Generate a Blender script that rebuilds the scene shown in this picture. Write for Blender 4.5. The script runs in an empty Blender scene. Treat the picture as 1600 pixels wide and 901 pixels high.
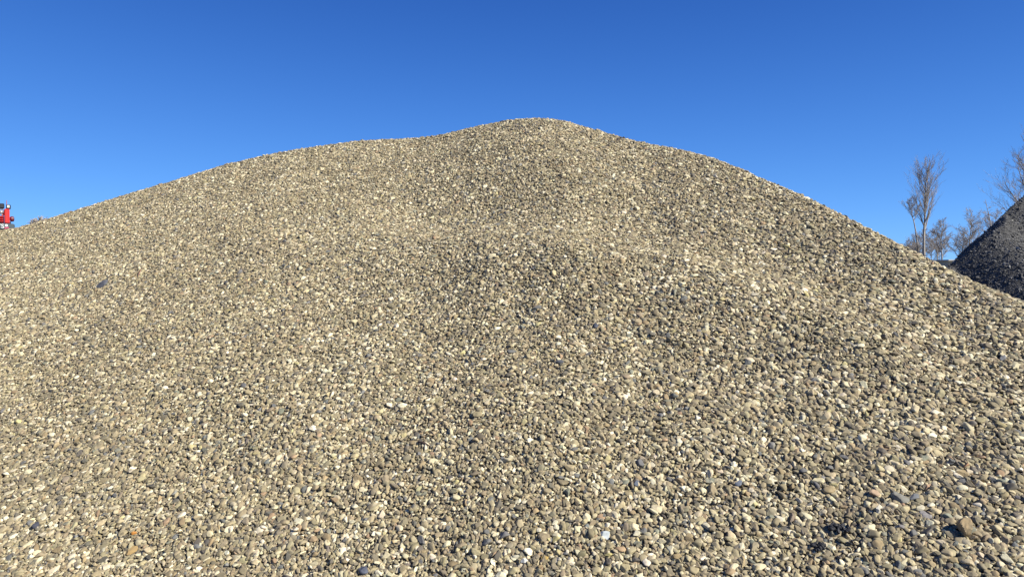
import bpy, math, random
import numpy as np
from mathutils import Vector, Matrix
from mathutils import noise as mnoise

R = math.radians
random.seed(7)
rng = np.random.default_rng(11)
scene = bpy.context.scene
col = scene.collection

# ------------------------------------------------------------ camera
F = 1081.0            # focal length in photo pixels (photo 1600 wide)
EYE = 1.6
HOR = 425.0           # row of the true horizon
cam_d = bpy.data.cameras.new('camera')
cam_d.sensor_width = 36.0
cam_d.lens = 36.0 * F / 1600.0
cam_d.clip_start = 0.05
cam_d.clip_end = 5000
cam = bpy.data.objects.new('camera', cam_d)
cam.location = (0, 0, EYE)
cam.rotation_euler = (R(90) - math.atan((450.5 - HOR) / F), 0, 0)
col.objects.link(cam)
scene.camera = cam

# ------------------------------------------------------------ sky and sun
SUN_AZ = 60.0         # degrees to the right of straight behind the camera
SUN_EL = 37.0
sdir = Vector((math.cos(R(SUN_EL)) * math.sin(R(SUN_AZ)),
               -math.cos(R(SUN_EL)) * math.cos(R(SUN_AZ)),
               math.sin(R(SUN_EL))))
w = bpy.data.worlds.new('World')
scene.world = w
w.use_nodes = True
nt = w.node_tree
nt.nodes.clear()
sky = nt.nodes.new('ShaderNodeTexSky')
sky.sky_type = 'NISHITA'
sky.sun_disc = False
sky.sun_elevation = R(SUN_EL)
# Nishita: rotation 0 puts the sun on +Y, growing clockwise seen from above
sky.sun_rotation = math.atan2(sdir.x, sdir.y)
sky.altitude = 2000
sky.air_density = 1.0
sky.dust_density = 0.0
sky.ozone_density = 6.0
EXPO = 0.8
# the clear deep blue of the day: one tone curve for the whole sky
pre = nt.nodes.new('ShaderNodeVectorMath'); pre.operation = 'SCALE'; pre.inputs['Scale'].default_value = 0.1
# (a power per channel and a fall-off towards the zenith, fitted to the clear sky of the day)
tcw = nt.nodes.new('ShaderNodeTexCoord')
sxyz = nt.nodes.new('ShaderNodeSeparateXYZ'); nt.links.new(tcw.outputs['Generated'], sxyz.inputs[0])


def wmath(op, a_, b_=None, clamp=False):
    m_ = nt.nodes.new('ShaderNodeMath'); m_.operation = op; m_.use_clamp = clamp
    for i_, q_ in enumerate((a_, b_)):
        if q_ is None: continue
        if isinstance(q_, (int, float)): m_.inputs[i_].default_value = q_
        else: nt.links.new(q_, m_.inputs[i_])
    return m_.outputs[0]


zc_w = wmath('MINIMUM', wmath('MAXIMUM', sxyz.outputs[2], 0.0), 0.5)
spc = nt.nodes.new('ShaderNodeSeparateColor'); nt.links.new(pre.outputs[0], spc.inputs[0])
cmb = nt.nodes.new('ShaderNodeCombineColor')
for k, (a_, b_, c_) in enumerate(((.46, -3.63, -.93), (.372, -2.79, -.295), (.268, -1.765, .268))):
    v_ = wmath('POWER', spc.outputs[k], a_)
    e_ = wmath('EXPONENT', wmath('ADD', wmath('MULTIPLY', zc_w, b_), c_))
    nt.links.new(wmath('MULTIPLY', v_, e_), cmb.inputs[k])
post = nt.nodes.new('ShaderNodeVectorMath'); post.operation = 'SCALE'
post.inputs['Scale'].default_value = 10 / 2 ** EXPO
bg = nt.nodes.new('ShaderNodeBackground')
bg.inputs['Strength'].default_value = 0.1
wo = nt.nodes.new('ShaderNodeOutputWorld')
nt.links.new(sky.outputs[0], pre.inputs[0])
nt.links.new(cmb.outputs[0], post.inputs[0])
nt.links.new(post.outputs[0], bg.inputs[0])
nt.links.new(bg.outputs[0], wo.inputs[0])

sl = bpy.data.lights.new('sun', 'SUN')
sl.energy = 5.0
sl.angle = R(0.53)
sl.color = (1.0, 0.955, 0.87)
so = bpy.data.objects.new('sun', sl)
so.rotation_euler = sdir.to_track_quat('Z', 'Y').to_euler()
so.location = (10, -10, 20)
col.objects.link(so)

scene.view_settings.view_transform = 'Standard'
scene.view_settings.look = 'None'
scene.view_settings.gamma = 1
scene.view_settings.exposure = EXPO
scene.view_settings.use_curve_mapping = False


# ------------------------------------------------------------ helpers
def tag(o, label=None, cat=None, group=None, kind=None):
    if label: o['label'] = label
    if cat: o['category'] = cat
    if group: o['group'] = group
    if kind: o['kind'] = kind
    return o


def empty(name, loc=(0, 0, 0), rz=0.0):
    o = bpy.data.objects.new(name, None)
    o.empty_display_size = 0.2
    o.location = loc
    o.rotation_euler = (0, 0, rz)
    col.objects.link(o)
    return o


def link_mesh(name, verts, faces, mats, parent=None, smooth=False, loc=None, fmat=None):
    me = bpy.data.meshes.new(name)
    me.from_pydata([tuple(v) for v in verts], [], [tuple(f) for f in faces])
    for m in (mats if isinstance(mats, (list, tuple)) else [mats]):
        me.materials.append(m)
    if smooth:
        me.polygons.foreach_set('use_smooth', [True] * len(me.polygons))
    if fmat is not None:
        me.polygons.foreach_set('material_index', fmat)
    me.update()
    o = bpy.data.objects.new(name, me)
    if loc is not None: o.location = loc
    if parent: o.parent = parent
    col.objects.link(o)
    return o


class MB:
    """collects bevelled boxes and tubes, links them as one mesh"""
    def __init__(self): self.v = []; self.f = []

    def box(self, c, s, bev=0.0, rot=None):
        x, y, z = [a / 2 for a in s]
        b = min(bev, x * .45, y * .45, z * .45)
        base = len(self.v)
        if b <= 0:
            pts = [(-x, -y, -z), (x, -y, -z), (x, y, -z), (-x, y, -z), (-x, -y, z), (x, -y, z), (x, y, z), (-x, y, z)]
            fs = [(0, 3, 2, 1), (4, 5, 6, 7), (0, 1, 5, 4), (1, 2, 6, 5), (2, 3, 7, 6), (3, 0, 4, 7)]
        else:
            pts = []; fs = []
            for sx in (-1, 1):
                for sy in (-1, 1):
                    for sz in (-1, 1):
                        pts += [(sx * x, sy * (y - b), sz * (z - b)), (sx * (x - b), sy * y, sz * (z - b)), (sx * (x - b), sy * (y - b), sz * z)]
            idx = lambda sx, sy, sz, k: ((sx > 0) * 4 + (sy > 0) * 2 + (sz > 0)) * 3 + k
            for s_ in (-1, 1):
                fs.append([idx(s_, a, c_, 0) for a, c_ in ((-1, -1), (1, -1), (1, 1), (-1, 1))][::s_])
                fs.append([idx(a, s_, c_, 1) for a, c_ in ((-1, -1), (-1, 1), (1, 1), (1, -1))][::s_])
                fs.append([idx(a, c_, s_, 2) for a, c_ in ((-1, -1), (1, -1), (1, 1), (-1, 1))][::s_])
            for a in (-1, 1):
                for c_ in (-1, 1):
                    fs.append([idx(a, c_, -1, 0), idx(a, c_, 1, 0), idx(a, c_, 1, 1), idx(a, c_, -1, 1)][::-a * c_])
                    fs.append([idx(a, -1, c_, 0), idx(a, 1, c_, 0), idx(a, 1, c_, 2), idx(a, -1, c_, 2)][::a * c_])
                    fs.append([idx(-1, a, c_, 1), idx(1, a, c_, 1), idx(1, a, c_, 2), idx(-1, a, c_, 2)][::-a * c_])
                    for d in (-1, 1):
                        fs.append([idx(a, c_, d, 0), idx(a, c_, d, 1), idx(a, c_, d, 2)][::a * c_ * d])
        m = rot if rot is not None else Matrix.Identity(3)
        for p in pts:
            q = m @ Vector(p)
            self.v.append((q.x + c[0], q.y + c[1], q.z + c[2]))
        for f in fs: self.f.append([base + i for i in f])
        return self

    def tube(self, pts, rad, n=10, cap=True):
        pts = [Vector(p) for p in pts]
        if not hasattr(rad, '__len__'): rad = [rad] * len(pts)
        base = len(self.v)
        for i, p in enumerate(pts):
            t = (pts[min(i + 1, len(pts) - 1)] - pts[max(i - 1, 0)]).normalized()
            a = t.cross(Vector((0.31, 0.17, 0.93) if abs(t.z) < .9 else (1, 0, 0))).normalized()
            b = t.cross(a)
            for k in range(n):
                an = 2 * math.pi * k / n
                q = p + (a * math.cos(an) + b * math.sin(an)) * rad[i]
                self.v.append(tuple(q))
        for i in range(len(pts) - 1):
            for k in range(n):
                a0 = base + i * n + k; a1 = base + i * n + (k + 1) % n
                self.f.append([a0, a1, a1 + n, a0 + n])
        if cap:
            self.f.append([base + k for k in range(n)][::-1])
            self.f.append([base + (len(pts) - 1) * n + k for k in range(n)])
        return self

    def build(self, name, mat, parent=None, smooth=False, loc=None):
        return link_mesh(name, self.v, self.f, mat, parent, smooth, loc)


def new_mat(name):
    m = bpy.data.materials.new(name)
    m.use_nodes = True
    n = m.node_tree
    b = n.nodes['Principled BSDF']
    return m, n, b


def N(nt, t, **kw):
    n = nt.nodes.new(t)
    for k, v in kw.items(): setattr(n, k, v)
    return n


def ramp(nt, stops, interp='LINEAR'):
    r = nt.nodes.new('ShaderNodeValToRGB')
    r.color_ramp.interpolation = interp
    el = r.color_ramp.elements
    while len(el) < len(stops): el.new(0.5)
    for e, (p, c) in zip(el, stops):
        e.position = p; e.color = (*c, 1)
    return r


def plain_mat(name, c, rough=.5, metal=0.0, var=.12, scale=6.0, spec=.5):
    m, n, b = new_mat(name)
    tc = N(n, 'ShaderNodeTexCoord')
    nz = N(n, 'ShaderNodeTexNoise'); nz.inputs['Scale'].default_value = scale; nz.inputs['Detail'].default_value = 6
    n.links.new(tc.outputs['Object'], nz.inputs['Vector'])
    r = ramp(n, [(.3, tuple(x * (1 - var) for x in c)), (.7, tuple(min(1, x * (1 + var)) for x in c))])
    n.links.new(nz.outputs['Fac'], r.inputs[0])
    n.links.new(r.outputs[0], b.inputs['Base Color'])
    b.inputs['Roughness'].default_value = rough
    b.inputs['Metallic'].default_value = metal
    b.inputs['Specular IOR Level'].default_value = spec
    return m


# ------------------------------------------------------------ materials
def mat_stone_instances(name):
    """colour comes from each stone; a little mottling of its own"""
    m, n, b = new_mat(name)
    at = N(n, 'ShaderNodeAttribute', attribute_type='INSTANCER', attribute_name='stone_col')
    tc = N(n, 'ShaderNodeTexCoord')
    nz = N(n, 'ShaderNodeTexNoise'); nz.inputs['Scale'].default_value = 2.3; nz.inputs['Detail'].default_value = 5
    n.links.new(tc.outputs['Object'], nz.inputs['Vector'])
    mr = N(n, 'ShaderNodeMapRange')
    mr.inputs['From Min'].default_value = .3; mr.inputs['From Max'].default_value = .7
    mr.inputs['To Min'].default_value = .8; mr.inputs['To Max'].default_value = 1.16
    n.links.new(nz.outputs['Fac'], mr.inputs['Value'])
    mx = N(n, 'ShaderNodeVectorMath', operation='SCALE')
    n.links.new(at.outputs['Color'], mx.inputs[0]); n.links.new(mr.outputs[0], mx.inputs['Scale'])
    n.links.new(mx.outputs[0], b.inputs['Base Color'])
    b.inputs['Roughness'].default_value = .82
    b.inputs['Specular IOR Level'].default_value = .3
    return m


def mat_gravel_bed(name, scale, stops, bump=.02):
    m, n, b = new_mat(name)
    tc = N(n, 'ShaderNodeTexCoord')
    vo = N(n, 'ShaderNodeTexVoronoi'); vo.inputs['Scale'].default_value = scale
    n.links.new(tc.outputs['Object'], vo.inputs['Vector'])
    sp = N(n, 'ShaderNodeSeparateColor'); n.links.new(vo.outputs['Color'], sp.inputs[0])
    r = ramp(n, stops); n.links.new(sp.outputs[0], r.inputs[0])
    n.links.new(r.outputs[0], b.inputs['Base Color'])
    iv = N(n, 'ShaderNodeMath', operation='SUBTRACT'); iv.inputs[0].default_value = 1
    n.links.new(vo.outputs['Distance'], iv.inputs[1])
    bp = N(n, 'ShaderNodeBump'); bp.inputs['Distance'].default_value = bump; bp.inputs['Strength'].default_value = 1
    n.links.new(iv.outputs[0], bp.inputs['Height']); n.links.new(bp.outputs[0], b.inputs['Normal'])
    b.inputs['Roughness'].default_value = .9
    b.inputs['Specular IOR Level'].default_value = .2
    return m


M_stone = mat_stone_instances('stones')
M_bed = mat_gravel_bed('gravel_bed', 42, [(0, (.10, .082, .055)), (.6, (.18, .152, .10)), (.9, (.27, .23, .15)), (1, (.38, .33, .23))])
M_black_bed = mat_gravel_bed('millings_bed', 34, [(0, (.042, .041, .038)), (.7, (.080, .078, .073)), (.95, (.12, .118, .11)), (1, (.15, .148, .14))], .02)
M_ground = mat_gravel_bed('ground_gravel', 30, [(0, (.12, .10, .075)), (.6, (.2, .17, .125)), (1, (.3, .27, .2))], .02)


# ------------------------------------------------------------ shape of the big heap
# skyline of the heap and how far off its crest runs (measured columns)
SIL = np.array([(-1400, 640), (-900, 560), (-400, 450), (-150, 396), (0, 360), (30, 354.5), (60, 346.5), (100, 334), (200, 303), (270, 283), (350, 258), (400, 246),
                (450, 236), (510, 227), (560, 220.5), (620, 217.5), (650, 216), (690, 211), (740, 199), (790, 189), (820, 186), (848, 185),
                (880, 189), (930, 203), (985, 219), (1020, 226), (1070, 235), (1120, 249), (1160, 265), (1200, 283), (1245, 301), (1290, 322), (1335, 345), (1380, 367),
                (1440, 397), (1490, 423), (1540, 446), (1600, 470), (1750, 540), (2000, 680), (2600, 960), (3400, 1010)], float)
DC = np.array([(-1400, 9.0), (-400, 9.4), (0, 9.6), (350, 9.1), (620, 8.9), (848, 8.2), (1050, 7.4), (1200, 6.5), (1380, 5.3), (1600, 4.4), (2000, 3.7), (2600, 3.2), (3400, 3.0)], float)
DT = np.array([(-1400, 4.0), (-400, 3.7), (0, 3.3), (400, 2.95), (800, 2.7), (1200, 2.35), (1600, 2.0), (2000, 1.8), (3400, 1.7)], float)


def smooth_interp(px, tab, wdt):
    g = np.linspace(-1400, 3400, 961)
    v = np.interp(g, tab[:, 0], tab[:, 1])
    k = max(1, int(wdt / 5))
    ker = np.hanning(2 * k + 3); ker /= ker.sum()
    vp = np.concatenate([np.full(k + 1, v[0]), v, np.full(k + 1, v[-1])])
    v = np.convolve(vp, ker, 'valid')
    return np.interp(px, g, v)


def vnoise(x, y, f, seed):
    """smooth value noise, vectorised"""
    x = np.asarray(x) * f + seed * 17.31; y = np.asarray(y) * f + seed * 9.77
    xi = np.floor(x).astype(np.int64); yi = np.floor(y).astype(np.int64)
    fx = x - xi; fy = y - yi
    fx = fx * fx * fx * (fx * (fx * 6 - 15) + 10); fy = fy * fy * fy * (fy * (fy * 6 - 15) + 10)
    def h(a, b):
        n_ = (a * 374761393 + b * 668265263 + seed * 1442695041) & 0xffffffff
        n_ = ((n_ ^ (n_ >> 13)) * 1274126177) & 0xffffffff
        return ((n_ ^ (n_ >> 16)) & 0xffff) / 32767.5 - 1
    return (h(xi, yi) * (1 - fx) + h(xi + 1, yi) * fx) * (1 - fy) + (h(xi, yi + 1) * (1 - fx) + h(xi + 1, yi + 1) * fx) * fy


PXG = np.linspace(-1400, 3400, 481)
zc_g = EYE + smooth_interp(PXG, DC, 140) * (HOR - smooth_interp(PXG, SIL, 8)) / F


def smin(a, b, k):
    h = np.clip(.5 + .5 * (b - a) / k, 0, 1)
    return b * (1 - h) + a * h - k * h * (1 - h)


def heap_z(x, y):
    x = np.asarray(x, float); y = np.asarray(y, float)
    yy = np.maximum(y, .8)
    px = np.clip(800 + F * x / yy, -260, 1750)
    dc = smooth_interp(px, DC, 140)
    dt = smooth_interp(px, DT, 60)
    s = (yy - dt) / (dc - dt)
    zc = np.interp(px, PXG, zc_g)
    # a lower lobe in front of the summit cone, its flat crest a step up the slope
    amp = np.exp(-((px - 930) / 330.0) ** 2) * .75 + .42 * np.exp(-((px - 1270) / 190.0) ** 2)
    sc = .50 + .00026 * np.sqrt((px - 850) ** 2 + 120.0 ** 2)
    lobe = amp * (.062 * np.exp(-((s - sc + .05) / .085) ** 2) - .040 * np.exp(-((s - sc - .10) / .10) ** 2))
    # a second shallow tongue low down in the middle
    lobe = lobe + .03 * np.exp(-((px - 760) / 300.0) ** 2) * np.exp(-((s - .2) / .12) ** 2)
    front = zc * (s + lobe)
    back = zc - .60 * (yy - dc)
    z = smin(front, back, .22)
    # the heap's two ends run down to the yard
    z = smin(z, 1.62 - .75 * (x - 3.65), .12)
    z = smin(z, 2.05 + .50 * (x + 9.2), .3)
    und = .026 * vnoise(x, y, .8, 1) + .016 * vnoise(x, y, 2.1, 2) + .009 * vnoise(x, y, 5.5, 3)
    z = z + und * np.clip(z / .5, 0, 1) * np.where(s > .9, .45, 1)
    # soft toe running out on the ground
    k = .12
    return np.where(z > k, z, np.where(z < -k, 0.0, (z + k) ** 2 / (4 * k)))


# settle the crest so that its skyline has the measured height in every column
for it in range(6):
    tgt = (HOR - smooth_interp(PXG, SIL, 6)) / F - .021 / smooth_interp(PXG, DC, 140)   # the stones stand a little proud
    Dg = np.linspace(2.2, 11.5, 240)
    X = ((PXG - 800) / F)[:, None] * Dg[None, :]
    Y = np.broadcast_to(Dg, X.shape)
    el = ((heap_z(X, Y) - EYE) / Y)
    cur = el.max(axis=1)
    zc_g = zc_g + np.where(tgt > -.4, (tgt - cur) * smooth_interp(PXG, DC, 140), 0)


def hit(px, py):
    """where the sight line through a measured photo point meets the heap"""
    d = np.linspace(2.0, 12, 4000)
    x = d * (px - 800) / F; zr = EYE + d * (HOR - py) / F
    z = heap_z(x, d)
    i = np.argmax(z > zr)
    return Vector((x[i], d[i], z[i]))


def normal_at(x, y, e=.04):
    gx = (heap_z(x + e, y) - heap_z(x - e, y)) / (2 * e)
    gy = (heap_z(x, y + e) - heap_z(x, y - e)) / (2 * e)
    n_ = np.stack([-gx, -gy, np.ones_like(gx)], -1)
    return n_ / np.linalg.norm(n_, axis=-1, keepdims=True)


# ------------------------------------------------------------ stone shapes
def ico(sub):
    import bmesh
    bm = bmesh.new(); bmesh.ops.create_icosphere(bm, subdivisions=sub, radius=1)
    v = np.array([p.co[:] for p in bm.verts]); f = [[q.index for q in g.verts] for g in bm.faces]
    bm.free(); return v, f


ICO3 = ico(3); ICO4 = ico(4)


def stone_shape(r, flat=.55, base=ICO3, rough=.035, nplanes=9, sharp=45.0):
    v, f = base
    d = v / np.linalg.norm(v, axis=1, keepdims=True)
    n_ = r.normal(size=(nplanes, 3)); n_ /= np.linalg.norm(n_, axis=1, keepdims=True)
    off = r.uniform(.5, .95, nplanes)
    dot = np.clip(d @ n_.T, 1e-3, None) / off[None]
    inv = (np.sum(dot ** sharp, axis=1) + .86 ** sharp) ** (1 / sharp)
    p = d / inv[:, None]
    p += rough * np.stack([vnoise(p[:, 0] * 2 + 3, p[:, 1] * 2 + p[:, 2], 1.7, 40 + k) for k in range(3)], -1)
    p *= np.array([1.0, r.uniform(.50, .90), flat * r.uniform(.75, 1.2)])
    p -= (p.max(0) + p.min(0)) / 2
    p /= (p[:, 0].max() - p[:, 0].min())
    return p, f                                   # long axis = 1


NV = 18


def scatter_object(name, surf_v, surf_f, pts, rots, scls, vids, cols, bed_mat, stone_mat, shapes):
    """ONE object: the bed surface and every loose stone on it"""
    V = [np.asarray(surf_v, float)]; Fc = [list(f) for f in surf_f]; pid = [np.full(len(surf_v), -1)]
    fm = [0] * len(surf_f)
    n0 = len(surf_v)
    for k, (sv, sf) in enumerate(shapes):
        V.append(sv); Fc += [[i + n0 for i in f] for f in sf]; fm += [1] * len(sf)
        pid.append(np.full(len(sv), k)); n0 += len(sv)
    V.append(pts); pid.append(np.full(len(pts), -2))
    V = np.concatenate(V); pid = np.concatenate(pid)
    me = bpy.data.meshes.new(name)
    nl = sum(len(f) for f in Fc)
    me.vertices.add(len(V)); me.vertices.foreach_set('co', V.astype(np.float32).ravel())
    me.loops.add(nl); me.loops.foreach_set('vertex_index', np.concatenate([np.array(f) for f in Fc]).astype(np.int32))
    me.polygons.add(len(Fc))
    ls = np.cumsum([0] + [len(f) for f in Fc])[:-1]
    me.polygons.foreach_set('loop_start', ls.astype(np.int32))
    sm = [True] * len(surf_f)
    for k_, (sv, sf) in enumerate(shapes): sm += [k_ % 3 == 0] * len(sf)
    me.polygons.foreach_set('use_smooth', np.array(sm, bool))
    me.materials.append(bed_mat); me.materials.append(stone_mat)
    me.polygons.foreach_set('material_index', np.array(fm, np.int32))
    me.update(calc_edges=True)
    k = len(V) - len(pts)

    def attr(nm, typ, data, dim):
        a = me.attributes.new(nm, typ, 'POINT')
        full = np.zeros((len(V), dim) if dim > 1 else len(V), dtype=np.float32 if typ != 'INT' else np.int32)
        full[k:] = data
        if nm == 'pid': full[:] = pid
        a.data.foreach_set('value' if typ in ('INT', 'FLOAT') else ('vector' if typ == 'FLOAT_VECTOR' else 'color'), full.ravel())
    attr('pid', 'INT', -2, 1)
    attr('vid', 'INT', vids, 1)
    attr('rot', 'FLOAT_VECTOR', rots, 3)
    attr('scl', 'FLOAT_VECTOR', scls, 3)
    attr('stone_col', 'FLOAT_VECTOR', cols, 3)
    o = bpy.data.objects.new(name, me); col.objects.link(o)

    g = bpy.data.node_groups.new(name + '_nodes', 'GeometryNodeTree')
    g.interface.new_socket('Geometry', in_out='INPUT', socket_type='NodeSocketGeometry')
    g.interface.new_socket('Geometry', in_out='OUTPUT', socket_type='NodeSocketGeometry')
    gi = g.nodes.new('NodeGroupInput'); go = g.nodes.new('NodeGroupOutput')
    L = g.links.new

    def named(nm, t):
        a = g.nodes.new('GeometryNodeInputNamedAttribute'); a.data_type = t
        a.inputs['Name'].default_value = nm
        return a.outputs['Attribute']

    def sep(val):
        c = g.nodes.new('FunctionNodeCompare'); c.data_type = 'INT'; c.operation = 'EQUAL'
        ins = [s for s in c.inputs if s.type == 'INT']
        L(named('pid', 'INT'), ins[0]); ins[1].default_value = val
        s = g.nodes.new('GeometryNodeSeparateGeometry'); s.domain = 'POINT'
        L(gi.outputs[0], s.inputs['Geometry']); L(c.outputs[0], s.inputs['Selection'])
        return s.outputs['Selection']
    join = g.nodes.new('GeometryNodeJoinGeometry')
    for q in range(len(shapes)):
        ti = g.nodes.new('GeometryNodeGeometryToInstance')
        L(sep(q), ti.inputs[0]); L(ti.outputs[0], join.inputs[0])
    iop = g.nodes.new('GeometryNodeInstanceOnPoints')
    L(sep(-2), iop.inputs['Points']); L(join.outputs[0], iop.inputs['Instance'])
    iop.inputs['Pick Instance'].default_value = True
    L(named('vid', 'INT'), iop.inputs['Instance Index'])
    L(named('rot', 'FLOAT_VECTOR'), iop.inputs['Rotation'])
    L(named('scl', 'FLOAT_VECTOR'), iop.inputs['Scale'])
    j2 = g.nodes.new('GeometryNodeJoinGeometry')
    L(sep(-1), j2.inputs[0]); L(iop.outputs[0], j2.inputs[0])
    L(j2.outputs[0], go.inputs[0])
    md = o.modifiers.new('stones', 'NODES'); md.node_group = g
    return o


def euler_from(n_, spin, tilt_ax, tilt):
    """vectorised: stone lying on a surface with normal n_, spun and tilted; XYZ euler"""
    m = len(n_)
    # random tilt of the normal
    t1 = np.stack([np.cos(tilt_ax), np.sin(tilt_ax), np.zeros(m)], -1)
    t1 -= n_ * np.sum(t1 * n_, -1, keepdims=True); t1 /= np.linalg.norm(t1, axis=-1, keepdims=True)
    zz = n_ * np.cos(tilt)[:, None] + t1 * np.sin(tilt)[:, None]
    a = np.stack([np.cos(spin), np.sin(spin), np.zeros(m)], -1)
    a -= zz * np.sum(a * zz, -1, keepdims=True); a /= np.linalg.norm(a, axis=-1, keepdims=True)
    b = np.cross(zz, a)
    # rotation matrix columns a,b,zz -> XYZ euler (R = Rz Ry Rx)
    ry = np.arcsin(np.clip(-a[:, 2], -1, 1))
    rz = np.arctan2(a[:, 1], a[:, 0])
    rx = np.arctan2(b[:, 2], zz[:, 2])
    return np.stack([rx, ry, rz], -1)


# palette of the gravel: (share, colour, spread)
PAL = [(.31, (.218, .182, .115)), (.17, (.270, .226, .138)), (.12, (.170, .146, .100)), (.12, (.330, .280, .172)),
       (.15, (.440, .386, .258)), (.055, (.53, .482, .352)), (.045, (.112, .100, .080)), (.025, (.130, .130, .124)),
       (.008, (.36, .31, .16)), (.045, (.245, .188, .108)), (.008, (.28, .195, .12)), (.015, (.17, .17, .13))]


def pick_cols(n_, warm, r):
    p = np.array([a[0] for a in PAL]); c = np.array([a[1] for a in PAL])
    p = p / p.sum()
    idx = r.choice(len(PAL), n_, p=p)
    # patches: some areas hold more pale stones, some more grey ones
    sw = r.random(n_)
    pale = (sw < np.clip(warm, 0, 1) * .16); dark = (sw < np.clip(-warm, 0, 1) * .30)
    idx = np.where(pale & (idx < 4), r.integers(3, 6, n_), idx)
    idx = np.where(dark & (idx > 2) & (idx < 6), r.choice([0, 2, 6], n_), idx)
    cc = c[idx] * np.array([1.08, 1.062, .995]) * np.exp(r.normal(0, .14, n_))[:, None] * (1 + r.normal(0, .018, (n_, 3)))
    return np.clip(cc, .01, .8)


# ------------------------------------------------------------ ground
def build_ground():
    n_ = 120
    s = np.sinh(np.linspace(-1, 1, n_) * 6.2) / np.sinh(6.2) * 900
    X, Y = np.meshgrid(s, s + 0.0)
    d = np.hypot(X, Y)
    # a low grassy bank behind the yard, on which the trees stand
    bank = 2.6 / (1 + np.exp(-(Y - 58) / 2.0))
    Z = bank + .25 * vnoise(X, Y, .05, 5) * np.clip((d - 40) / 30, 0, 1) - .002
    Z = Z + np.clip((d - 90) / 300, 0, 1) * .8
    v = np.stack([X, Y, Z], -1).reshape(-1, 3)
    f = [(j * n_ + i, j * n_ + i + 1, (j + 1) * n_ + i + 1, (j + 1) * n_ + i) for j in range(n_ - 1) for i in range(n_ - 1)]
    m, n, b = new_mat('yard_ground')
    tc = N(n, 'ShaderNodeTexCoord')
    vo = N(n, 'ShaderNodeTexVoronoi'); vo.inputs['Scale'].default_value = 32
    n.links.new(tc.outputs['Object'], vo.inputs['Vector'])
    sp = N(n, 'ShaderNodeSeparateColor'); n.links.new(vo.outputs['Color'], sp.inputs[0])
    r = ramp(n, [(0, (.08, .068, .045)), (.6, (.145, .124, .082)), (1, (.24, .21, .145))]); n.links.new(sp.outputs[0], r.inputs[0])
    nz = N(n, 'ShaderNodeTexNoise'); nz.inputs['Scale'].default_value = .35; nz.inputs['Detail'].default_value = 8
    n.links.new(tc.outputs['Object'], nz.inputs['Vector'])
    r2 = ramp(n, [(.35, (.17, .13, .07)), (.65, (.13, .12, .05))]); n.links.new(nz.outputs['Fac'], r2.inputs[0])
    sx = N(n, 'ShaderNodeSeparateXYZ'); n.links.new(tc.outputs['Object'], sx.inputs[0])
    mr = N(n, 'ShaderNodeMapRange'); mr.inputs['From Min'].default_value = .3; mr.inputs['From Max'].default_value = 1.2
    n.links.new(sx.outputs['Z'], mr.inputs['Value'])
    mx = N(n, 'ShaderNodeMix', data_type='RGBA')
    n.links.new(mr.outputs[0], mx.inputs['Factor'])
    n.links.new(r.outputs[0], mx.inputs['A']); n.links.new(r2.outputs[0], mx.inputs['B'])
    n.links.new(mx.outputs['Result'], b.inputs['Base Color'])
    iv = N(n, 'ShaderNodeMath', operation='SUBTRACT'); iv.inputs[0].default_value = 1
    n.links.new(vo.outputs['Distance'], iv.inputs[1])
    bp = N(n, 'ShaderNodeBump'); bp.inputs['Distance'].default_value = .015
    n.links.new(iv.outputs[0], bp.inputs['Height']); n.links.new(bp.outputs[0], b.inputs['Normal'])
    b.inputs['Roughness'].default_value = .95
    g = link_mesh('ground', v, f, m, smooth=True)
    tag(g, kind='structure')


build_ground()


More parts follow.
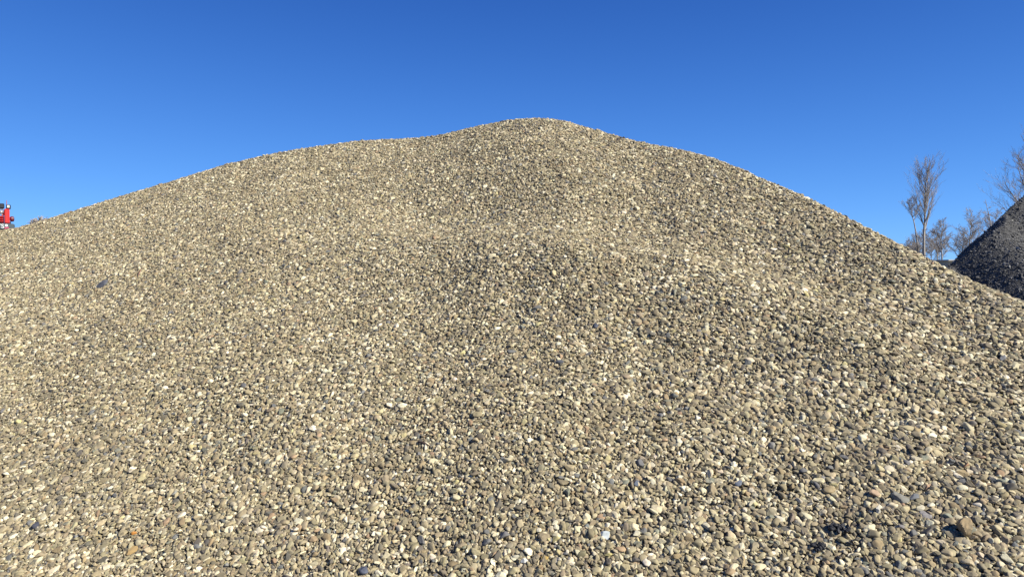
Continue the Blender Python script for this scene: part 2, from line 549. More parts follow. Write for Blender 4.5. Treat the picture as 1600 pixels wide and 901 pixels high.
# ------------------------------------------------------------ the gravel heap
def build_heap():
    us = np.linspace(-14.5, 6.8, 330)
    ds = np.concatenate([np.linspace(.4, 10.5, 230), np.linspace(10.6, 15.5, 40)])
    X, D = np.meshgrid(us, ds)
    Z = heap_z(X, D)
    SV = np.stack([X, D, Z - .008], -1).reshape(-1, 3)
    nu = len(us)
    SF = [(j * nu + i, j * nu + i + 1, (j + 1) * nu + i + 1, (j + 1) * nu + i) for j in range(len(ds) - 1) for i in range(nu - 1)]
    # stones: jittered hexagonal layers
    P = []; LAY = []
    for lay, (sp, dz) in enumerate([(.0158, -.004), (.0176, .004)]):
        gx = np.arange(-10.8, 6.6, sp); gy = np.arange(1.3, 11.0, sp * .87)
        X, Y = np.meshgrid(gx, gy)
        X = X + (np.arange(len(gy)) % 2)[:, None] * sp / 2
        X = X.ravel(); Y = Y.ravel()
        X = X + rng.uniform(-.42, .42, X.size) * sp; Y = Y + rng.uniform(-.42, .42, X.size) * sp
        px = 800 + F * X / Y
        dc = smooth_interp(np.clip(px, -260, 1750), DC, 140)
        keep = (px > -450 + 60 * rng.normal(0, 1, X.size)) & (px < 2900) & (Y < dc + .8) & ((Y > 1.35) | (px > 1500))
        keep &= (heap_z(X, Y) > .004) | (Y < 4.2)
        keep &= (X < 5.9 + .3 * rng.normal(0, 1, X.size))
        # below the frame only a short apron is needed
        keep &= (EYE + Y * (HOR - 1200) / F < heap_z(X, Y))
        keep &= rng.random(len(X)) > .17 * np.clip((X + .3) / 2.4, 0, 1)
        X = X[keep]; Y = Y[keep]
        P.append(np.stack([X, Y, np.full(len(X), dz)], -1)); LAY.append(np.full(len(X), lay))
    P = np.concatenate(P); LAY = np.concatenate(LAY)
    m = len(P)
    n_ = normal_at(P[:, 0], P[:, 1])
    size = .0228 * np.exp(rng.normal(0, .36, m))
    size = np.where(rng.random(m) < .012, size * rng.uniform(1.3, 1.9, m), size)
    # patches of finer and coarser stone
    size *= 1 + .10 * vnoise(P[:, 0], P[:, 1], 1.3, 8) + .12 * np.clip((P[:, 0] + .3) / 2.4, 0, 1)
    size = np.clip(size, .009, .055)
    P[:, 2] += heap_z(P[:, 0], P[:, 1]) + size * .10 + rng.normal(0, .0035, m)
    rots = euler_from(n_, rng.uniform(0, 2 * np.pi, m), rng.uniform(0, 2 * np.pi, m), np.abs(rng.normal(0, .26, m)))
    scl = size[:, None] * (1 + rng.normal(0, .10, (m, 3)))
    vid = rng.integers(0, NV, m)
    warm = vnoise(P[:, 0], P[:, 1], .9, 12) * .5 + vnoise(P[:, 0], P[:, 1], 3.1, 13) * .7 + vnoise(P[:, 0], P[:, 1], 8.3, 14) * .7
    warm = warm + .9 * np.exp(-((P[:, 1] - 3.1) / .45) ** 2) * (P[:, 0] < 1.2)      # paler stones near the foot
    cols = pick_cols(m, warm, rng)
    shapes = [stone_shape(rng, flat=rng.uniform(.26, .56)) for _ in range(NV)]
    print('stones', m)
    o = scatter_object('gravel_pile', SV, SF, P, rots, scl, vid, cols, M_bed, M_stone, shapes)
    tag(o, 'big heap of tan and grey gravel stones filling the picture', 'gravel pile', kind='stuff')
    return o


build_heap()


# ------------------------------------------------------------ single things lying on the heap
def stone_mat(name, c, c2=None, scale=40.0, rough=.85):
    m, n, b = new_mat(name)
    c = tuple(x * .78 for x in c); c2 = tuple(x * .78 for x in c2) if c2 else tuple(x * .7 for x in c)
    tc = N(n, 'ShaderNodeTexCoord')
    nz = N(n, 'ShaderNodeTexNoise'); nz.inputs['Scale'].default_value = scale; nz.inputs['Detail'].default_value = 8
    n.links.new(tc.outputs['Object'], nz.inputs['Vector'])
    r = ramp(n, [(.36, c2), (.62, c)]); n.links.new(nz.outputs['Fac'], r.inputs[0])
    n.links.new(r.outputs[0], b.inputs['Base Color'])
    bp = N(n, 'ShaderNodeBump'); bp.inputs['Distance'].default_value = .002
    n.links.new(nz.outputs['Fac'], bp.inputs['Height']); n.links.new(bp.outputs[0], b.inputs['Normal'])
    b.inputs['Roughness'].default_value = rough
    b.inputs['Specular IOR Level'].default_value = .3
    return m


def lone_stone(px, py, wpx, flat, spin, tilt, mat, label, seed, name='stone', cat='stone', lift=.35, group=None, rough=.03, tax=-1.57):
    """a single stone bedded on the heap; wpx is its width in the photo"""
    p = hit(px, py)
    L_ = wpx * p.y / F
    r = np.random.default_rng(seed)
    v, f = stone_shape(r, flat=flat, base=ICO4, rough=rough)
    v = v * L_
    o = link_mesh(name, v, f, mat, smooth=False)
    n_ = normal_at(np.array([p.x]), np.array([p.y]))
    e = euler_from(n_, np.array([R(spin)]), np.array([tax]), np.array([R(tilt)]))[0]
    o.rotation_euler = tuple(e)
    hgt = (v[:, 2].max() - v[:, 2].min())
    o.location = p + Vector(n_[0]) * (hgt * lift + .004)
    tag(o, label, cat, group)
    return o


lone_stone(1511, 836, 31, .95, 60, 35, stone_mat('brown_rock', (.42, .30, .15), (.27, .22, .13), 30), 'largest brown stone, standing up out of the gravel with one face in shade', 4, lift=.5)
lone_stone(161, 447, 21, .28, 20, 8, stone_mat('slate', (.13, .133, .148), (.09, .092, .10), 25), 'flat dark slate piece lying alone high on the left slope', 5, name='slate_piece', cat='slate', lift=.55)
lone_stone(1411, 783, 25, .30, -30, 5, stone_mat('grey_slab', (.26, .25, .20), (.2, .19, .155)), 'long flat grey-brown stone left of a rounder slate-grey one', 6, lift=.5)
lone_stone(1433, 781, 19, .40, 10, 5, stone_mat('slate_grey', (.21, .215, .21), (.16, .165, .165)), 'rounded slate-grey stone right of the long flat one', 7, lift=.5)
lone_stone(1376, 804, 13, .8, 80, 10, stone_mat('white_stone', (.68, .65, .53), (.56, .52, .40)), 'upright white stone between tan ones on the lower right slope', 8, lift=.45)
lone_stone(1442, 801, 14, .7, 10, 0, stone_mat('cream_stone', (.66, .60, .43), (.55, .49, .33)), 'round cream stone with a dark gap under it, above the largest brown stone', 9, lift=.5)
lone_stone(1481, 842, 13, .6, 75, 5, stone_mat('yellow_stone', (.58, .52, .30), (.50, .44, .25)), 'oval yellowish stone just left of the largest brown stone', 10, lift=.5)
lone_stone(1370, 778, 16, .6, 20, 5, stone_mat('peach_stone', (.46, .33, .21), (.38, .27, .17)), 'peach coloured stone on the lower right slope', 11, lift=.45)
lone_stone(1513, 733, 13, .6, 40, 5, stone_mat('orange_stone', (.45, .26, .14), (.38, .22, .12)), 'orange-brown stone near the right edge of the heap', 12, lift=.45)
lone_stone(205, 838, 9, .6, 10, 5, stone_mat('orange_chip', (.60, .26, .05), (.42, .2, .06)), 'small bright orange chip low on the left of the heap', 13, name='chip', cat='stone chip')
lone_stone(201, 866, 20, .35, 10, 5, stone_mat('ochre', (.46, .31, .12), (.40, .28, .13)), 'flat ochre stone below the bright orange chip', 14)
lone_stone(50, 826, 14, .6, 20, 5, stone_mat('navy_stone', (.075, .078, .098), (.06, .062, .078)), 'dark blue-grey stone low at the far left', 15)
lone_stone(567, 898, 16, .6, 0, 5, stone_mat('blue_grey', (.11, .12, .15), (.09, .095, .12)), 'blue-grey stone at the bottom edge left of centre', 16)
lone_stone(875, 569, 14, .5, 5, 5, stone_mat('dark_grey', (.10, .105, .115), (.07, .073, .08)), 'dark grey stone alone in the middle of the slope', 17)
lone_stone(931, 511, 10, .6, 60, 5, stone_mat('steel_grey', (.10, .11, .14), (.075, .08, .10)), 'small steel-blue stone above the dark grey stone mid-slope', 18)
lone_stone(996, 760, 12, .6, 45, 5, stone_mat('slate_blue', (.13, .15, .19), (.10, .115, .14)), 'slate-blue stone in the lower middle of the heap', 19)
lone_stone(1155, 759, 13, .5, -30, 5, stone_mat('slate_blue_pale', (.17, .19, .22), (.13, .145, .17)), 'paler slate-blue stone beside ochre stones, right of the middle', 20)
lone_stone(952, 872, 13, .5, 10, 5, stone_mat('yellow_bright', (.62, .52, .20), (.5, .43, .18)), 'lemon-yellow stone low in the middle', 21)
lone_stone(852, 877, 13, .5, 40, 5, stone_mat('amber', (.5, .34, .10), (.4, .29, .12)), 'amber stone beside the white oval stone at the bottom', 22)
lone_stone(820, 883, 12, .6, 10, 5, stone_mat('white_oval', (.72, .69, .58), (.62, .6, .5)), 'white oval stone at the bottom near the middle', 23)
lone_stone(1064, 751, 13, .8, 10, 5, stone_mat('cream_round', (.66, .60, .44), (.56, .51, .36)), 'round cream stone in the lower part right of the middle', 24)
lone_stone(946, 841, 17, .35, 0, 5, stone_mat('white_blue', (.58, .62, .60), (.42, .46, .44)), 'bluish white flat stone above the lemon-yellow stone', 25)
lone_stone(1190, 350 + 65, 12, .6, 20, 5, stone_mat('white_crest', (.70, .66, .52), (.6, .56, .43)), 'pale stone on the flat shoulder below the summit', 26)


def asphalt_lump(px, py, wpx, n_bits, seed, label):
    """a crumb of old asphalt: dark grit held together in one clod"""
    p = hit(px, py)
    L_ = wpx * p.y / F
    r = np.random.default_rng(seed)
    V = []; Fc = []; n0 = 0
    for k in range(n_bits):
        v, f = stone_shape(r, flat=.75)
        sz = L_ * r.uniform(.16, .34)
        an = r.uniform(0, 6.28); rad = math.sqrt(r.random()) * L_ * .42
        q = Matrix.Rotation(r.uniform(0, 6.28), 3, 'Z') @ Matrix.Rotation(r.normal(0, .7), 3, 'X')
        vv = (v * sz) @ np.array(q.transposed())
        vv += np.array([math.cos(an) * rad, math.sin(an) * rad * .6, r.uniform(0, L_ * .22) * (1 - rad / L_)])
        V.append(vv); Fc += [[i + n0 for i in g] for g in f]; n0 += len(v)
    o = link_mesh('asphalt_lump', np.concatenate(V), Fc, M_asphalt, smooth=False)
    n_ = normal_at(np.array([p.x]), np.array([p.y]))[0]
    o.rotation_euler = Vector(n_).to_track_quat('Z', 'Y').to_euler()
    o.location = p + Vector(n_) * .012
    tag(o, label, 'asphalt lump', 'black asphalt lumps at the foot of the heap')


M_asphalt = stone_mat('asphalt', (.045, .045, .048), (.02, .02, .022), 60, .7)
asphalt_lump(1318, 834, 34, 26, 1, 'black asphalt lump left of a cream stone, upper one of the three lumps')
asphalt_lump(1284, 862, 26, 22, 2, 'black asphalt lump, lowest and leftmost of the three')
asphalt_lump(1335, 855, 15, 9, 3, 'smallest black asphalt lump, right of the lowest one')


def curved_stick(px, py, dx, bend, rad, mat, label, name, cat, zl=.012):
    a = hit(px - dx[0] / 2, py - dx[1] / 2); b = hit(px + dx[0] / 2, py + dx[1] / 2)
    pts = []
    for i in range(9):
        t = i / 8
        q = a.lerp(b, t)
        z = float(heap_z(q.x, q.y))
        pts.append((q.x, q.y + bend * math.sin(t * math.pi), z + zl + .006 * math.sin(t * math.pi)))
    o = MB().tube(pts, [rad * (1 - .55 * abs(2 * i / 8 - .8)) for i in range(9)], 7).build(name, mat, smooth=True)
    tag(o, label, cat)


M_bark = plain_mat('bark', (.055, .035, .025), .9, scale=60)
M_straw = plain_mat('straw', (.50, .32, .14), .7, scale=60)
curved_stick(662, 701, (20, 8), .0, .008, M_bark, 'dark curved strip of bark on the gravel in the lower middle', 'bark_strip', 'bark', .020)
curved_stick(1014, 363, (24, 0), .02, .003, M_straw, 'thin orange straw lying across the shoulder below the summit', 'straw', 'straw', .018)
curved_stick(219, 430, (6, -12), 0, .004, plain_mat('twig_red', (.30, .16, .10), .8, scale=60), 'reddish twig sticking up on the upper left slope', 'twig', 'twig', .03)


# ------------------------------------------------------------ the black pile of asphalt millings
def build_black():
    Yc, K = 20.0, 20.0 / F                       # its face is about 20 m away
    def W(px, py): return (px - 800) * K, EYE + (HOR - py) * K
    OUT = np.array([(1460, 436), (1474, 423), (1488, 410), (1502, 395), (1517, 380), (1540, 361), (1560, 342), (1580, 321), (1600, 304), (1640, 268), (1700, 222), (1760, 190), (1840, 176), (1940, 196), (2100, 300), (2300, 440)], float)
    x0_ = (1488 - 800) / F * 19.0
    xs = np.linspace(x0_ - 3.5, x0_ + 24, 420)
    dx_ = np.maximum(xs - x0_, -1.0)
    yrs = 19.0 + np.where(dx_ > 0, 4.8 * (1 - np.exp(-dx_ / 6.0)), .8 * dx_)
    pxr = 800 + F * xs / yrs
    crest = EYE + (HOR - np.interp(pxr, OUT[:, 0], OUT[:, 1])) * yrs / F
    left = pxr < 1460
    crest = np.where(left, crest - np.maximum(0, (x0_ - .45 - xs)) * .75, crest)
    crest = np.where(pxr > 2300, crest - (xs - xs[np.argmax(pxr > 2300)]) * .7, crest) if (pxr > 2300).any() else crest
    ker = np.hanning(7); ker /= ker.sum()
    crest = np.convolve(np.pad(crest, 3, mode='edge'), ker, 'valid')
    ys = np.linspace(11.5, 30, 300)
    X, Y = np.meshgrid(xs, ys)
    C = np.interp(X, xs, crest)
    yr = np.interp(X, xs, yrs)
    # the left end has slumped to a face turned away from the sun, between the ridge and a lower edge
    xl0, xl1 = x0_ - .1, x0_ + 2.6
    tt = np.clip((X - xl0) / (xl1 - xl0), 0, 1)
    dl = .95 * np.sin(np.pi * tt)
    ya = yr - dl
    strip = C + .30 * (yr - Y)
    front = np.where(Y < ya, C + .30 * dl - (ya - Y) * .72, strip)
    z = smin(front, C - (Y - yr) * .8, .05)
    gul = .10 * vnoise(X * 1.0 + Y * .8, Y * .25, 1.1, 21) + .05 * vnoise(X + Y * .6, Y * .3, 2.7, 22) + .022 * vnoise(X, Y, 5.0, 23) + .012 * vnoise(X, Y, 11.0, 24)
    z = z + gul * np.clip(z / .8, 0, 1) * np.where(Y < ya, np.clip((ya - Y) / .8, .1, 1), .1)
    z = np.maximum(z, -.05)
    nx = len(xs)
    SV = np.stack([X, Y, z], -1).reshape(-1, 3)
    SF = [(j * nx + i, j * nx + i + 1, (j + 1) * nx + i + 1, (j + 1) * nx + i) for j in range(len(ys) - 1) for i in range(nx - 1)]
    r = np.random.default_rng(5)
    m = 110000
    # loose lumps, on the side one sees
    PX = x0_ - 2.0 + 14 * r.random(m) ** 1.6; PY = r.uniform(12.5, 24.0, m)
    ii = np.clip(((PX - xs[0]) / (xs[1] - xs[0])).astype(int), 0, nx - 2); jj = np.clip(((PY - ys[0]) / (ys[1] - ys[0])).astype(int), 0, len(ys) - 2)
    fx = (PX - xs[ii]) / (xs[1] - xs[0]); fy = (PY - ys[jj]) / (ys[1] - ys[0])
    PZ = (z[jj, ii] * (1 - fx) + z[jj, ii + 1] * fx) * (1 - fy) + (z[jj + 1, ii] * (1 - fx) + z[jj + 1, ii + 1] * fx) * fy
    ok = PZ > .1
    PX, PY, PZ = PX[ok], PY[ok], PZ[ok]; m = len(PX)
    sz = .030 * np.exp(r.normal(0, .5, m)); sz = np.clip(sz, .012, .13)
    nrm = np.tile(np.array([-.25, -.5, .8]) / np.linalg.norm([-.25, -.5, .8]), (m, 1))
    rot = euler_from(nrm, r.uniform(0, 6.28, m), r.uniform(0, 6.28, m), np.abs(r.normal(0, .5, m)))
    cc = np.where(r.random(m)[:, None] < .08, .19, .074) * np.exp(r.normal(0, .4, m))[:, None] * np.array([[1, .98, .92]])
    shapes = [stone_shape(r, flat=.7) for _ in range(8)]
    o = scatter_object('asphalt_pile', SV, SF, np.stack([PX, PY, PZ], -1), rot, sz[:, None] * np.ones((m, 3)), r.integers(0, 8, m), np.clip(cc, 0, .3), M_black_bed, M_stone, shapes)
    tag(o, 'black pile of crushed asphalt rising behind the right flank of the gravel', 'asphalt pile', kind='stuff')


build_black()


# ------------------------------------------------------------ bare trees
M_trunk = plain_mat('tree_bark', (.30, .27, .225), .9, var=.35, scale=3)
M_twig = plain_mat('twigs', (.35, .315, .28), .9, var=.25, scale=2)
M_twig2 = plain_mat('grey_twigs', (.36, .32, .28), .9, var=.25, scale=2)


def tubes_mesh(segs, n=5):
    """segs: (p0, p1, r0, r1) arrays -> vertices and faces"""
    P0 = np.array([s[0] for s in segs]); P1 = np.array([s[1] for s in segs])
    r0 = np.array([s[2] for s in segs]); r1 = np.array([s[3] for s in segs])
    t = P1 - P0; t /= np.maximum(np.linalg.norm(t, axis=1, keepdims=True), 1e-9)
    h = np.where(np.abs(t[:, 2:3]) < .9, np.array([[0, 0, 1.]]), np.array([[1., 0, 0]]))
    a = np.cross(t, h); a /= np.linalg.norm(a, axis=1, keepdims=True); b = np.cross(t, a)
    an = np.arange(n) * 2 * np.pi / n
    ring = a[:, None] * np.cos(an)[None, :, None] + b[:, None] * np.sin(an)[None, :, None]
    V = np.concatenate([P0[:, None] + ring * r0[:, None, None], P1[:, None] + ring * r1[:, None, None]], 1).reshape(-1, 3)
    k = np.arange(n)
    base = (np.arange(len(segs)) * 2 * n)[:, None]
    f = np.stack([base + k, base + (k + 1) % n, base + n + (k + 1) % n, base + n + k], -1).reshape(-1, 4)
    return V, f.tolist()


def bare_tree(x, y, z, H, name='bare_tree', seed=1, r0=.16, lean=(0, 0), fork=.35, spread=.55, up=.55, dens=1.0, lev=4,
              label='', group=None, mat=None, cat='tree', minr=.011, nlimb=12, length=.42, sharp_up=0.0):
    rr = random.Random(seed)
    big = []; small = []

    def grow(p, d, L_, r, level):
        nseg = 6 if level < 2 else 4
        q = p.copy()
        pts = [(q.copy(), r)]
        for i in range(nseg):
            d = (d + Vector((rr.gauss(0, .08), rr.gauss(0, .08), rr.gauss(0, .05) + up * .10))).normalized()
            q = q + d * (L_ / nseg)
            rn = max(minr * .6, r * (1 - .80 * (i + 1) / nseg))
            pts.append((q.copy(), rn))
            if level < lev:
                nch = {1: 1.5, 2: 1.45, 3: 1.2}.get(level, .8) * dens
                k = int(nch) + (rr.random() < nch % 1)
                for _ in range(k):
                    az = rr.uniform(0, 2 * math.pi)
                    side = Vector((math.cos(az), math.sin(az), 0))
                    side = (side - d * side.dot(d))
                    if side.length < 1e-3: continue
                    side.normalize()
                    nd = (d + side * rr.uniform(.45, .95) * (spread + .2) + Vector((0, 0, up * .25))).normalized()
                    grow(q - d * rr.uniform(0, L_ / nseg), nd, L_ * rr.uniform(.35, .6), max(minr, rn * .6), level + 1)
        for i in range(len(pts) - 1):
            (small if level >= 2 else big).append((pts[i][0], pts[i + 1][0], pts[i][1], pts[i + 1][1]))

    # trunk
    q = Vector((0, 0, -.3)); d = Vector((lean[0], lean[1], 1)).normalized()
    n_ = 16; pts = [(q.copy(), r0 * 1.25)]
    for i in range(n_):
        t = (i + 1) / n_
        d = (d + Vector((rr.gauss(0, .035), rr.gauss(0, .035), .03))).normalized()
        q = q + d * (H * (.93) / n_)
        pts.append((q.copy(), r0 * (1 - .86 * t ** 1.1)))
    for i in range(n_): big.append((pts[i][0], pts[i + 1][0], pts[i][1], pts[i + 1][1]))
    for k in range(int(nlimb)):
        t = fork + (1 - fork) * (k + rr.random()) / nlimb
        t = min(t, .995)
        i = int(t * n_); u = t * n_ - i
        i = min(i, n_ - 1)
        p = pts[i][0].lerp(pts[i + 1][0], u)
        az = k * 2.4 + rr.uniform(-.5, .5)
        el = rr.uniform(.4, .9) * spread * 1.6
        nd = Vector((math.cos(az) * math.sin(el), math.sin(az) * math.sin(el), math.cos(el)))
        L_ = H * length * (1 - .60 * (t - fork) / (1 - fork)) * rr.uniform(.75, 1.1)
        grow(p, nd, L_, pts[i][1] * .55 + minr, 1)
    root = empty(name, (x, y, z))
    V, f = tubes_mesh(big, 7)
    link_mesh('trunk', V, f, M_trunk, root, smooth=True)
    V, f = tubes_mesh(small, 4)
    link_mesh('crown', V, f, mat or M_twig, root)
    tag(root, label, cat, group)
    return root


def tree_at(px, Y, top, **k):
    zb = 2.55 if Y > 62 else 2.2
    H = EYE + (HOR - top) * Y / F - zb
    return bare_tree((px - 800) * Y / F, Y, zb - .15, H, **k)


GT = 'bare trees on the bank behind the yard'
tree_at(1444, 70, 249, seed=3, r0=.145, lean=(.01, 0), fork=.36, spread=.42, up=.6, nlimb=17, length=.34, dens=.95, minr=.0065, label='tallest bare tree, slim with an upswept crown, above the right flank', group=GT)
tree_at(1438, 71.5, 297, seed=8, r0=.11, lean=(-.15, 0), fork=.66, spread=.5, up=.4, nlimb=8, length=.22, dens=.95, minr=.0062, label='slender bare tree leaning left beside the tallest one', group=GT)
tree_at(1472, 66, 334, seed=12, r0=.07, fork=.22, spread=.6, up=.35, nlimb=14, length=.30, minr=.0055, mat=M_twig2, label='thin straight bare tree between the tallest tree and the broad one', group=GT)
tree_at(1464, 78, 350, seed=14, r0=.07, fork=.25, spread=.6, up=.35, nlimb=14, length=.34, minr=.0055, mat=M_twig2, label='faint bare sapling just left of the thin straight tree', group=GT)
tree_at(1514, 72, 329, seed=21, r0=.10, fork=.16, spread=.72, up=.35, nlimb=17, length=.44, dens=.95, minr=.006, label='broad round bare tree left of the black pile', group=GT)
tree_at(1500, 68, 352, seed=22, r0=.06, fork=.12, spread=.75, up=.3, nlimb=15, length=.44, minr=.0055, mat=M_twig2, label='low bare tree in front of the broad one', group=GT)
tree_at(1553, 60, 292, seed=31, r0=.085, lean=(.02, 0), fork=.34, spread=1.0, up=.1, nlimb=7, length=.14, dens=.6, minr=.007, label='dark bare stem standing above the edge of the black pile', group=GT)
tree_at(1558, 66, 324, seed=33, r0=.09, fork=.22, spread=.8, up=.3, nlimb=18, length=.44, minr=.0055, mat=M_twig2, label='pale bushy bare tree behind the dark stem', group=GT)
tree_at(1622, 50, 208, seed=41, r0=.18, lean=(-.12, 0), fork=.22, spread=.62, up=.5, nlimb=20, length=.38, dens=1.0, minr=.006, label='big bare tree at the right edge behind the black pile', group=GT)
for k, (px, Y, top, sd) in enumerate(((1420, 74, 372, 51), (1433, 72, 358, 52), (1426, 80, 378, 53), (1455, 76, 360, 54))):
    tree_at(px, Y, top, name='bare_shrub', cat='shrub', seed=sd, r0=.04, fork=.05, spread=.85, up=.4, nlimb=16, length=.6, dens=1.0, minr=.0058, lev=4, mat=M_twig,
            label=['bare shrub just above the gravel skyline, leftmost of four', 'bare shrub at the foot of the tallest tree, on its left', 'paler bare shrub between the two left shrubs, farther away', 'bare shrub right behind the tallest trunk'][k],
            group='bare shrubs along the bank')


# tips of two far trees over the left flank
def far_tip(px, top, sd, label):
    Y = 60
    bare_tree((px - 800) * Y / F, Y, 2.3, EYE + (HOR - top) * Y / F - 2.3, seed=sd, r0=.12, fork=.5, spread=.8, up=.5, nlimb=20, length=.28, dens=1.2, minr=.014, mat=M_twig2, label=label, group='tree tops beyond the left flank')


far_tip(66, 336, 61, 'tree top just showing over the left skyline, nearest the red machine')
far_tip(76, 338, 62, 'second tree top showing over the left skyline, right of the other')

# ------------------------------------------------------------ pale hut by the foot of the black pile
def build_hut():
    Y = 58; K = Y / F
    x0, x1 = (1483 - 800) * K, (1530 - 800) * K
    root = empty('hut', ((x0 + x1) / 2, Y + 1.2, 1.0))
    w_ = x1 - x0
    top = EYE + (HOR - 405.5) * K
    mw = plain_mat('hut_wall', (.42, .38, .28), .8, scale=2); mr_ = plain_mat('hut_roof', (.36, .35, .32), .6, scale=2)
    MB().box((0, 0, (top - 1.0) / 2 - .1), (w_, 2.2, top - 1.0), .02).build('wall', mw, root)
    MB().box((0, 0, top - 1.0 - .06), (w_ + .3, 2.6, .12), .02).build('roof', mr_, root)
    MB().box((.5, -1.13, .5), (.9, .05, 1.4), .01).build('door', plain_mat('hut_door', (.2, .18, .15), .7), root)
    tag(root, 'low pale hut half hidden at the foot of the black pile', 'hut')


build_hut()


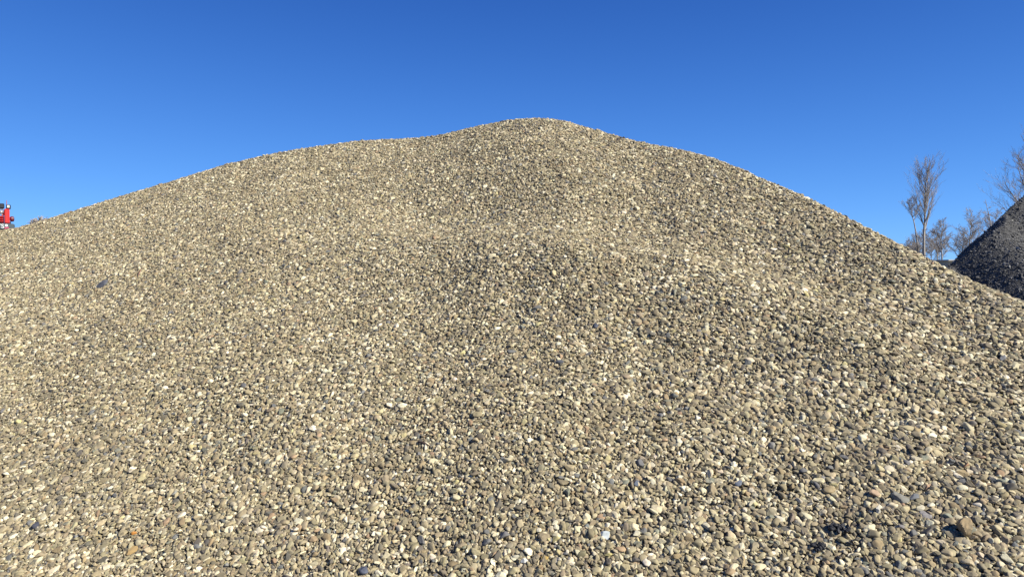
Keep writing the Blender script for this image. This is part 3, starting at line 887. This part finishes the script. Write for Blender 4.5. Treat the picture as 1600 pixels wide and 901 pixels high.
# ------------------------------------------------------------ red machine at the left edge
def build_machine():
    Y = 24.0; K = Y / F
    th = math.atan(795 / F)                       # it stands square to the line of sight
    def W(px, py): return ((px - 5) * K * math.cos(th), EYE + (HOR - py) * K)
    root = empty('crushing_machine', (-795 * K, Y, 0), th)
    ox = 0.0
    red = plain_mat('red_paint', (.50, .018, .015), .45, var=.16, scale=3)
    dred = plain_mat('dark_red_paint', (.12, .010, .02), .5, var=.2, scale=5)
    grey = plain_mat('dark_grey_paint', (.055, .075, .080), .5, var=.2, scale=3)
    blk = plain_mat('black_rubber', (.012, .013, .018), .5)
    wht = plain_mat('white_letters', (.6, .6, .58), .5, var=.03)
    pink = plain_mat('pink_mark', (.42, .06, .12), .5, var=.03)
    steel = plain_mat('steel', (.45, .45, .45), .4, .6)
    glass = plain_mat('lamp_glass', (.62, .58, .50), .15, var=.05)

    def bx(mb, pa, pb, y0, y1, bev=.02):          # box from two corners measured in the photo
        (xa, za), (xb, zb) = W(*pa), W(*pb)
        return mb.box(((xa + xb) / 2 - ox, (y0 + y1) / 2, (za + zb) / 2), (abs(xb - xa), y1 - y0, abs(zb - za)), bev)

    b = bx(MB(), (-150, 337.5), (8, 349.5), -.05, 1.7)
    for k, r_ in enumerate((339.2, 342.6, 346.0)): bx(b, (-60, r_ - .5), (7, r_ + .5), -.12, -.052, .006)
    b.build('hood', red, root)
    bx(MB(), (8.3, 326.5), (16.8, 349.5), -.16, .55, .03).build('column', red, root)
    # sloping red brace between hood and column
    mb = MB()
    (xa, za), (xb, zb) = W(4.5, 336.5), W(11.5, 329)
    L_ = math.hypot(xb - xa, zb - za); an = math.atan2(zb - za, xb - xa)
    mb.box(((xa + xb) / 2 - ox, .0, (za + zb) / 2), (L_, .14, .10), .015, Matrix.Rotation(-an, 3, 'Y'))
    mb.build('brace', red, root)
    # lettered dark band = the conveyor beam below the hood
    beam = bx(MB(), (-150, 349.8), (24.6, 360), -.30, 1.5, .04).build('beam', grey, root)
    # chassis, tracks
    bx(MB(), (-148, 361), (10, 392), -.1, 1.4, .05).build('chassis', red, root)
    for yy in (-.45, 1.35):
        tr = MB()
        za = .02
        n_ = 28; xs0 = W(-140, 0)[0] - ox; xs1 = W(0, 0)[0] - ox; rad = .42
        prof = []
        for k in range(n_):
            a = math.pi / 2 + math.pi * k / (n_ - 1); prof.append((xs0 + rad * math.cos(a), rad + rad * math.sin(a)))
        for k in range(n_):
            a = -math.pi / 2 + math.pi * k / (n_ - 1); prof.append((xs1 + rad * math.cos(a), rad + rad * math.sin(a)))
        base = len(tr.v)
        for (u, v_) in prof: tr.v.append((u, yy - .2, v_ + za)); tr.v.append((u, yy + .2, v_ + za))
        m_ = len(prof)
        for k in range(m_):
            a0 = 2 * k; a1 = 2 * ((k + 1) % m_)
            tr.f.append([a0, a1, a1 + 1, a0 + 1])
        tr.f.append([2 * k for k in range(m_)][::-1]); tr.f.append([2 * k + 1 for k in range(m_)])
        t_ = tr.build('track', blk, root)
    for px in (-125, -75, -15):
        bx(MB(), (px - 6, 388), (px + 6, 440), .1, 1.1, .02).build('leg', grey, root)
    # lamp box seen from the back, left of the mast
    lb = bx(MB(), (1.2, 318.8), (8.8, 326.0), -.20, .0, .02).build('work_lamp', blk, root)
    bx(MB(), (1.6, 326.1), (7.8, 328.2), -.14, -.04, .01).build('lamp_bracket', steel, root)
    # lamp with a pale face in a black frame, on the column
    lp = bx(MB(), (11.6, 320.0), (18.8, 326.8), -.16, -.02, .02).build('work_lamp', blk, root)
    bx(MB(), (13.0, 321.0), (16.9, 325.0), -.178, -.158, .004).build('lamp_face', glass, lp)
    bx(MB(), (3.9, 328.2), (5.3, 337.6), -.12, -.06, .008).build('lamp_post', steel, root)
    # mast
    (xa, za), (_, zb) = W(12.4, 327), W(12.4, 312.6)
    MB().tube([(xa - ox, .05, za), (xa - ox, .05, zb)], [.018, .010], 8).build('mast', plain_mat('mast_paint', (.30, .12, .14), .5), root)
    # dark red drum motor on the right
    (xa, za) = W(17.0, 341.5)
    mo = MB().tube([(xa - ox, .1, za), (xa - ox + .03, .1, za), (xa - ox + .05, .1, za), (xa - ox + .11, .1, za), (xa - ox + .13, .1, za)], [.06, .085, .095, .085, .04], 18)
    mo.build('motor', dred, root, smooth=False)
    bx(MB(), (17.0, 345.6), (18.8, 349.6), .0, .2, .01).build('motor_bracket', blk, root)
    # pale pipework at the far left
    (xa, za), (xb, zb) = W(-6, 334), W(7.2, 331.0)
    MB().tube([(xa - ox, -.1, za), (xb - ox, -.1, zb)], .05, 10).build('pipe', steel, root, smooth=True)
    (xa, za), (xb, zb) = W(-6, 329), W(2.5, 332.6)
    MB().tube([(xa - ox, -.14, za), (xb - ox, -.14, zb)], .035, 10).build('hose', blk, root, smooth=True)
    # writing on the beam
    def text(body, px, base_py, hpx, mat, nm):
        cu = bpy.data.curves.new(nm, 'FONT'); cu.body = body; cu.align_x = 'CENTER'
        cu.size = hpx * K / .70; cu.extrude = .004; cu.offset = .012 * cu.size
        t = bpy.data.objects.new(nm, cu); col.objects.link(t)
        dg = bpy.context.evaluated_depsgraph_get()
        me = bpy.data.meshes.new_from_object(t.evaluated_get(dg))
        bpy.data.objects.remove(t)
        me.materials.clear(); me.materials.append(mat)
        o = bpy.data.objects.new(nm, me); col.objects.link(o)
        x, z = W(px, base_py)
        o.rotation_euler = (R(90), 0, 0); o.location = (x - ox, -.306, z); o.parent = root
        return o
    text('Y', -.2, 357, 6.2, wht, 'letter')
    text('S', 5.6, 357, 6.2, wht, 'letter')
    (xa, za) = W(11.4, 352.8)
    MB().tube([(xa - ox, -.300, za), (xa - ox, -.312, za)], .042, 16).build('white_dot', wht, root)
    mb = MB(); (xa, za) = W(11.6, 356.6)
    mb.box((xa - ox, -.307, za), (.12, .012, .05), .004, Matrix.Rotation(R(-12), 3, 'Y'))
    mb.build('pink_stripe', pink, root)
    root.location.x = -795 * K
    tag(root, 'red crushing machine with dark grey lettered beam at the left edge', 'crushing machine')


build_machine()
